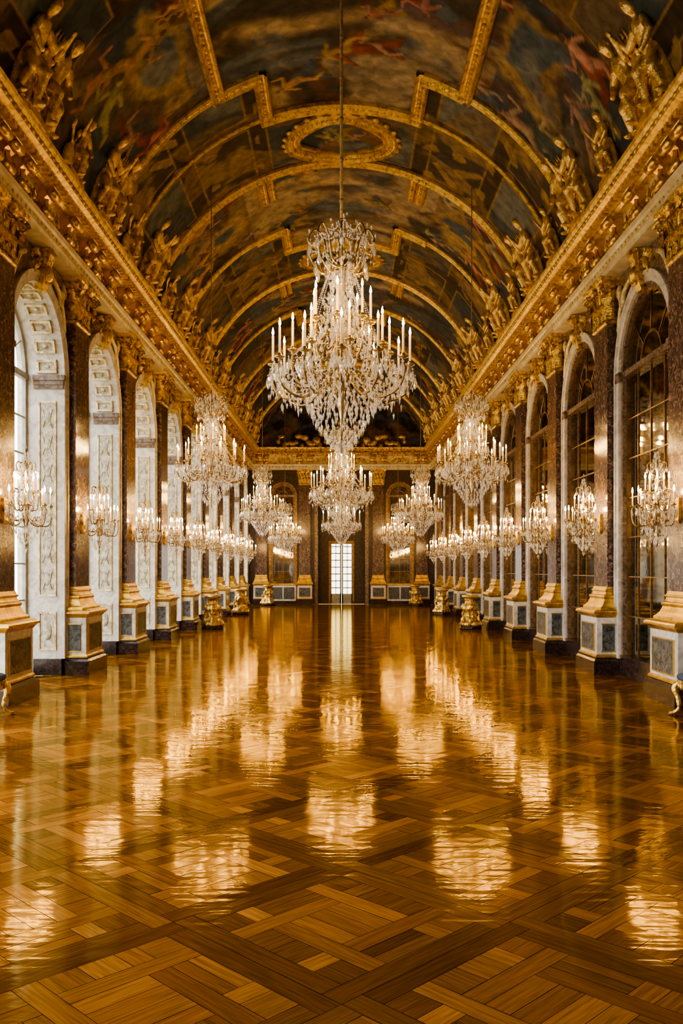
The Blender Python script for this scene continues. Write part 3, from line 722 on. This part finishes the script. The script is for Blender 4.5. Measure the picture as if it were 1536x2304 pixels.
    for i in range(260):
        z=rnd.uniform(2.2,2.8); a=rnd.random()*2*PI; rr=rnd.uniform(.10,.42)
        mb.octa((rr*math.cos(a),rr*math.sin(a),z),rnd.uniform(.008,.014),rnd.uniform(.04,.07),5,.35)
    mb.lathe([(.002,-.02),(.03,.03),(.05,.08),(.03,.13),(.01,.16)],8,smooth=False)
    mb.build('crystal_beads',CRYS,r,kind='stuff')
    return r
ch=make_chandelier()
CH=[(0,10.9,3.47,'largest crystal chandelier in the centre, nearest the camera'),
    (0,24.8,3.2,'middle chandelier of the centre row, below and behind the largest one'),
    (0,39.6,3.1,'small farthest centre chandelier hanging in front of the bright end doorway'),
    (-3.22,22,3.56,'largest chandelier of the left row, over the floor by the windows'),
    (-3.2,36,3.35,'second chandelier of the left row, medium in size'),
    (-3.05,48,2.8,'farthest smallest chandelier of the left row by the end wall'),
    (3.22,22,3.56,'largest chandelier of the right row, over the floor by the mirrors'),
    (3.2,36,3.35,'second chandelier of the right row, medium in size'),
    (3.05,48,2.8,'farthest smallest chandelier of the right row by the end wall')]
chs=[]
for i,(x,y,z,lb) in enumerate(CH):
    o=ch if i==0 else copy_tree(ch); chs.append(o)
    o.location=(x,y,z); o['label']=lb; o['group']='crystal chandeliers hanging in rows'
    o.rotation_euler.z=.13*i
for o,(x,y,z,lb) in zip(chs,CH):
    top=ZC+math.sqrt(R*R-x*x)-z
    mb=MB(); rr=.02 if y<12 else .011; mb.tube([(0,0,2.88),(0,0,(2.88+top)/2),(0,0,top)],rr,8)
    for j in range(int((top-3.1)/.5)): mb.ell((0,0,3.1+j*.5),(rr*1.4,rr*1.4,.03),6,4)
    mb.build('hanging_rope',ROPE,o)
def make_sconce():
    r=thing('wall_sconce','x','sconce')
    mb=MB(); mb.loft([(0,2.75),(.02,2.8),(.02,3.1),(0,3.15)],.02,.06); mb.tube(cat_pts([(.0,0,2.95),(.12,0,2.82),(.24,0,2.80),(.32,0,2.86)],5),.018,6)
    mb.build('wall_bracket',GOLD,r)
    cx=.34
    mb=MB(); mb.lathe([(.008,2.36),(.02,2.5),(.035,2.6),(.015,2.7),(.05,2.8),(.06,2.88),(.02,3.0),(.03,3.12),(.015,3.25),(.045,3.38),(.015,3.5),(.03,3.6),(.02,3.75),(.006,3.92)],10,c=(cx,0,0)); mb.build('stem',METAL,r)
    for n,re,ze,z0,ph in ((8,.36,3.02,2.80,.5),(5,.18,3.24,3.04,.0)):
        mb=MB(); mb.tube(cat_pts([(.03,0,z0+.06),(re*.4,0,z0-.06),(re*.9,0,z0-.08),(re*1.04,0,ze-.1),(re,0,ze-.03)],4),.012,5)
        pts=[(re*.5+.05*(1-i/14)*math.cos(i*.6+3.6),0,z0+.03+.05*(1-i/14)*math.sin(i*.6+3.6)) for i in range(11)]
        mb.tube(pts,.009,4)
        me=mb.data('arm'); me.materials.append(METAL)
        for i in range(n):
            a=2*PI*(i+ph)/n; 
            if math.cos(a)*re<-.33: continue
            link('arm',me,None,r,(cx,0,0),a)
            p=(cx+re*math.cos(a),re*math.sin(a),ze); add_candle(r,cand_s,flame_s,pan_s,p,.205)
            link('crystal_drop',drop_s,None,r,(cx+(re+.01)*math.cos(a+.1),(re+.01)*math.sin(a+.1),ze-.02),a)
            if n==8:
                link('crystal_drop',drop_s,None,r,(cx+(re+.01)*math.cos(a-.12),(re+.01)*math.sin(a-.12),ze-.05),a)
                link('crystal_drop',drop_s,None,r,(cx+.22*math.cos(a),.22*math.sin(a),ze-.32),a)
    mb=MB(); mb.tube(cat_pts([(.02,0,3.48),(.10,0,3.52),(.15,0,3.64),(.11,0,3.70),(.07,0,3.66)],4),.010,5); me=mb.data('crown_arm'); me.materials.append(METAL)
    for i in range(5): link('crown_arm',me,None,r,(cx,0,0),2*PI*i/5); link('crystal_drop',drop_s,None,r,(cx+.15*math.cos(2*PI*i/5),.15*math.sin(2*PI*i/5),3.64),0)
    mb=MB(); rnd=random.Random(5)
    for i in range(300):
        z=rnd.uniform(2.44,3.0); a=rnd.random()*2*PI; t=(z-2.42)/.58; rr=(.04+.31*t**.75)*rnd.uniform(.75,1.0)
        mb.octa((cx+rr*math.cos(a),rr*math.sin(a),z),rnd.uniform(.007,.013),rnd.uniform(.045,.08),4,.35)
    for i in range(280):
        z=rnd.uniform(3.0,3.86); a=rnd.random()*2*PI; t=(3.92-z)/.92; rr=(.02+.19*t)*rnd.uniform(.5,1.0)
        mb.octa((cx+rr*math.cos(a),rr*math.sin(a),z),rnd.uniform(.007,.012),rnd.uniform(.035,.06),4,.35)
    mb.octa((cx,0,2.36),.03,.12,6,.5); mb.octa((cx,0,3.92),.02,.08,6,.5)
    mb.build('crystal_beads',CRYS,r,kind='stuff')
    return r
sc=make_sconce(); first=True
for side,name in ((-1,'left window side'),(1,'right mirror side')):
    for k,y in enumerate(PY):
        o=sc if first else copy_tree(sc); first=False
        o.location=(side*(WX-.2),y,0); o.rotation_euler.z=0 if side<0 else PI
        o['label']=f'{ORD[k]} crystal candle sconce mounted on a marble pilaster, {name}'; o['group']='crystal sconces on the '+name
# ------------------------------------------------------------------ gilt statues on the cornice
def cove(mb): mb.v=[(x+.26*z*z,y,z) for x,y,z in mb.v]
def limb(mb,a,b,r0,r1,n=8):
    a=Vector(a);b=Vector(b); mb.tube([a,a.lerp(b,.35),b],[r0,r0*.95+r1*.1,r1],n); mb.ell(b,(r1,)*3,n,6); mb.ell(a,(r0,)*3,n,6)
def figure(mb,y0,h,s,x0=.12,z0=.08,raise_=True,wings=True):
    k=h/1.3
    def P(x,y,z): return Vector((x0+x*k,y0+s*y*k,z0+z*k))
    limb(mb,P(0,-.02,.62),P(0,.03,.95),.13*k,.145*k)
    mb.ell(P(0,.03,.95),(.12*k,.18*k,.12*k),10,8)
    limb(mb,P(0,.04,1.0),P(.02,.06,1.13),.06*k,.05*k)
    mb.ell(P(.03,.07,1.22),(.10*k,.09*k,.115*k),10,8); mb.ell(P(.13,.09,1.205),(.022*k,.018*k,.03*k),6,5)
    mb.ell(P(-.03,.05,1.27),(.10*k,.10*k,.09*k),8,6)
    limb(mb,P(.02,-.08,.6),P(.24,-.15,.44),.115*k,.085*k); limb(mb,P(.24,-.15,.44),P(.16,-.17,.04),.075*k,.045*k)
    limb(mb,P(0,.08,.6),P(.16,.17,.38),.115*k,.085*k); limb(mb,P(.16,.17,.38),P(.05,.24,.03),.07*k,.045*k)
    mb.ell(P(.22,-.17,.03),(.10*k,.05*k,.04*k)); mb.ell(P(.11,.24,.03),(.10*k,.05*k,.04*k))
    limb(mb,P(.02,-.16,1.0),P(.12,-.34,.86),.065*k,.052*k)
    limb(mb,P(.12,-.34,.86),P(.20,-.42,1.10) if raise_ else P(.2,-.25,.66),.05*k,.036*k); mb.ell(P(.2,-.43,1.14),(.04*k,.035*k,.05*k))
    limb(mb,P(.02,.2,1.0),P(.12,.34,.78),.065*k,.052*k); limb(mb,P(.12,.34,.78),P(.24,.22,.60),.05*k,.036*k); mb.ell(P(.26,.2,.58),(.045*k,.04*k,.035*k))
    for i in range(7):
        a=-1.7+i*.5; mb.tube(cat_pts([P(.07*math.cos(a)-.04,.14*math.sin(a),.72),P(.12*math.cos(a)-.05,.21*math.sin(a),.42),P(.12*math.cos(a)-.05,.30*math.sin(a),.02)],3),[.05*k,.055*k,.06*k,.055*k,.055*k,.05*k,.05*k],6)
    if wings:
        for i in range(4): mb.ell(P(-.08,.22+.07*i,1.05-.09*i),(.04*k,.055*k,(.25-.03*i)*k),8,6)
def statue_group():
    r=thing('gilded_statue_group','x','statue')
    mb=MB(); mb.box(-.02,.22,-.62,.62,0,.09); mb.box(-.02,.26,-.35,.35,0,.13); cove(mb); mb.build('statue_plinth',GOLDR,r)
    for s in (-1,1):
        mb=MB(); figure(mb,s*.46,1.42,s); cove(mb); me=remeshed(mb,.018,'figure'); link('figure',me,GOLDR,r)
    mb=MB(); mb.ell((.14,0,.70),(.08,.24,.36),14,10); mb.ell((.2,0,.70),(.05,.14,.23),12,8)
    for i in range(14): a=2*PI*i/14; mb.ell((.16,.25*math.cos(a),.70+.37*math.sin(a)),(.055,.055,.055),6,5)
    mb.ell((.14,0,1.16),(.08,.13,.09)); 
    for y in (-.1,0,.1): mb.ell((.14,y,1.28),(.04,.03,.10),6,5)
    mb.ell((.16,0,.22),(.12,.18,.14)); mb.tube(cat_pts([(.2,-.3,.5),(.24,-.15,.3),(.26,0,.24),(.24,.15,.3),(.2,.3,.5)],4),.045,6)
    cove(mb); link('shield',remeshed(mb,.018,'shield'),GOLDR,r)
    return r
def cherub_trophy():
    r=thing('gilded_cherub','x','statue')
    mb=MB(); mb.box(-.02,.24,-.4,.4,0,.1); cove(mb); mb.build('statue_plinth',GOLDR,r)
    mb=MB(); figure(mb,.12,1.02,1,x0=.14); cove(mb); link('figure',remeshed(mb,.016,'figure'),GOLDR,r)
    mb=MB(); mb.ell((.12,-.26,.3),(.10,.2,.24),10,8); mb.tube([(.1,-.45,.1),(.16,-.15,.75)],.03,6); mb.tube([(.1,-.1,.1),(.14,-.42,.8)],.03,6)
    mb.ell((.14,-.42,.8),(.05,.06,.09)); mb.ell((.16,-.15,.75),(.05,.05,.09))
    cove(mb); link('trophy',remeshed(mb,.018,'trophy'),GOLDR,r)
    return r
sg=statue_group(); ct=cherub_trophy(); f1=f2=True
for side,name in ((-1,'left'),(1,'right')):
    for k,y in enumerate(PY):
        o=sg if f1 else copy_tree(sg); f1=False
        o.location=(side*4.92,y,8.95); o.rotation_euler.z=0 if side<0 else PI
        o['label']=f'{ORD[k]} gilded pair of figures with shield on the {name} cornice above a pilaster'; o['group']=f'gilded figure groups on the {name} cornice'
    for k,y in enumerate(BY):
        o=ct if f2 else copy_tree(ct); f2=False
        o.location=(side*4.92,y,8.95); o.rotation_euler.z=0 if side<0 else PI
        o['label']=f'{ORD[k]} smaller single gilded winged cherub on the {name} cornice above an arch'; o['group']=f'gilded cherubs on the {name} cornice'
# ------------------------------------------------------------------ gilt torchere stands
def make_stand():
    r=thing('gilt_pedestal_stand','x','stand')
    mb=MB(); mb.lathe([(.38,0),(.41,.02),(.41,.08),(.36,.11)],6,smooth=False); mb.build('stand_base',BLACKM,r)
    mb=MB(); md=lambda a,z:1+.16*math.cos(3*a)*(1-z)+.05*math.cos(9*a)
    mb.lathe([(.34,.10),(.37,.15),(.35,.22),(.27,.32),(.21,.45),(.22,.58),(.27,.68),(.26,.78),(.18,.88),(.15,.95),(.2,1.02)],36,mod=md)
    for i in range(3):
        a=2*PI*i/3; c,s=math.cos(a),math.sin(a)
        mb.tube(cat_pts([(.20*c,.20*s,.62),(.33*c,.33*s,.56),(.30*c,.30*s,.38),(.35*c,.35*s,.24),(.44*c,.44*s,.13)],4),[.04]*8+[.045]*4+[.055]*5,7)
        a+=PI/3; c,s=math.cos(a),math.sin(a); mb.ell((.24*c,.24*s,.76),(.09,.09,.11)); mb.ell((.27*c,.27*s,.3),(.08,.08,.1)); mb.leaf((.15*c,.15*s,.85),(c,s,0),(0,0,1),.2,.2,.1)
    link('stand_body',remeshed(mb,.014,'stand_body'),GOLD,r)
    mb=MB(); mb.lathe([(.14,1.02),(.26,1.06),(.29,1.10),(.29,1.14),(.26,1.16),(.1,1.16)],24); mb.build('stand_top',GOLDS,r)
    return r
st=make_stand(); f1=True
for x,y,lb in ((4.40,30.4,'nearest'),(4.5,39.8,'middle'),(4.1,49.6,'farthest')):
    for s,nm in ((-1,'left'),(1,'right')):
        o=st if f1 else copy_tree(st); f1=False; o.location=(s*x,y,0); o.rotation_euler.z=.5*s+y
        o['label']=f'{lb} sculpted gilt pedestal stand on dark base along the {nm} side of the floor'; o['group']='sculpted gilt stands beside the walls'
def make_stool():
    r=thing('gilt_stool','x','stool')
    for sx in (-1,1):
        for sy in (-1,1):
            mb=MB(); x=sx*.15;y=sy*.28
            mb.tube(cat_pts([(x,y,.46),(x+sx*.05,y+sy*.05,.38),(x+sx*.02,y+sy*.01,.22),(x+sx*.02,y-sy*.01,.1),(x+sx*.09,y+sy*.04,.03),(x+sx*.13,y+sy*.06,.03)],5),[.045]*4+[.05]*4+[.035]*6+[.025]*6+[.03]*5+[.03],8)
            mb.leaf((x+sx*.02,y+sy*.02,.3),(sx,sy,0),(0,0,1),.09,.16,.05); mb.build('leg',GOLD,r)
    mb=MB(); mb.box(-.18,.18,-.33,.33,.42,.5)
    for i in range(7): mb.ell((.18,-.24+.08*i,.42),(.02,.035,.05)); mb.ell((-.18,-.24+.08*i,.42),(.02,.035,.05))
    mb.build('apron',GOLD,r)
    mb=MB(); mb.lathe([(.24,.5),(.26,.53),(.25,.57),(.2,.6),(.05,.61)],4); mb.v=[( (x*math.cos(PI/4)-y*math.sin(PI/4))*.98,(x*math.sin(PI/4)+y*math.cos(PI/4))*1.8,z) for x,y,z in mb.v]; mb.build('seat_cushion',VELVET,r)
    return r
so=make_stool()
for s,nm in ((-1,'left'),(1,'right')):
    o=so if s<0 else copy_tree(so); o.location=(s*4.88,12.15,0)
    o['label']=f'low gilt stool with scrolled legs cut off at the {nm} picture edge'; o['group']='gilt stools in front of the nearest pilasters'
# ------------------------------------------------------------------ world, portals, camera
w=bpy.data.worlds.new('World'); bpy.context.scene.world=w; w.use_nodes=True; nt=w.node_tree; bg=nt.nodes['Background']
tc=nt.nodes.new('ShaderNodeTexCoord'); sp=nt.nodes.new('ShaderNodeSeparateXYZ'); rp=nt.nodes.new('ShaderNodeValToRGB')
nt.links.new(tc.outputs['Generated'],sp.inputs[0]); mr=nt.nodes.new('ShaderNodeMapRange'); mr.inputs[1].default_value=-.2; mr.inputs[2].default_value=.3
nt.links.new(sp.outputs[2],mr.inputs[0]); nt.links.new(mr.outputs[0],rp.inputs[0]); nt.links.new(rp.outputs[0],bg.inputs[0])
e=rp.color_ramp.elements; e[0].position=.1; e[0].color=(.22,.20,.14,1); e[1].position=.32; e[1].color=(1,.97,.92,1); q=e.new(.22); q.color=(.35,.42,.22,1)
bg.inputs[1].default_value=7.0
def portal(loc,rot,sx,sy):
    l=bpy.data.lights.new('window_portal','AREA'); l.shape='RECTANGLE'; l.size=sx; l.size_y=sy; l.cycles.is_portal=True
    o=bpy.data.objects.new('window_portal',l); C.objects.link(o); o.location=loc; o.rotation_euler=rot
for k in range(-4,9): portal((-WX-.9,15.775+BAY*k,3.55),(0,-PI/2,0),7.1,2.7)
portal((0,YE+1.0,1.9),(-PI/2,0,0),1.35,3.1)
try: bpy.context.scene.view_settings.look='AgX - Medium High Contrast'
except Exception: pass
cam=bpy.data.cameras.new('camera'); co=bpy.data.objects.new('camera',cam); C.objects.link(co)
co.location=(0,0,2.05); co.rotation_euler=(PI/2,0,0); cam.lens=36*2000/2304; cam.sensor_width=36; cam.sensor_fit='AUTO'; cam.shift_y=128/2304; cam.clip_end=200
bpy.context.scene.camera=co
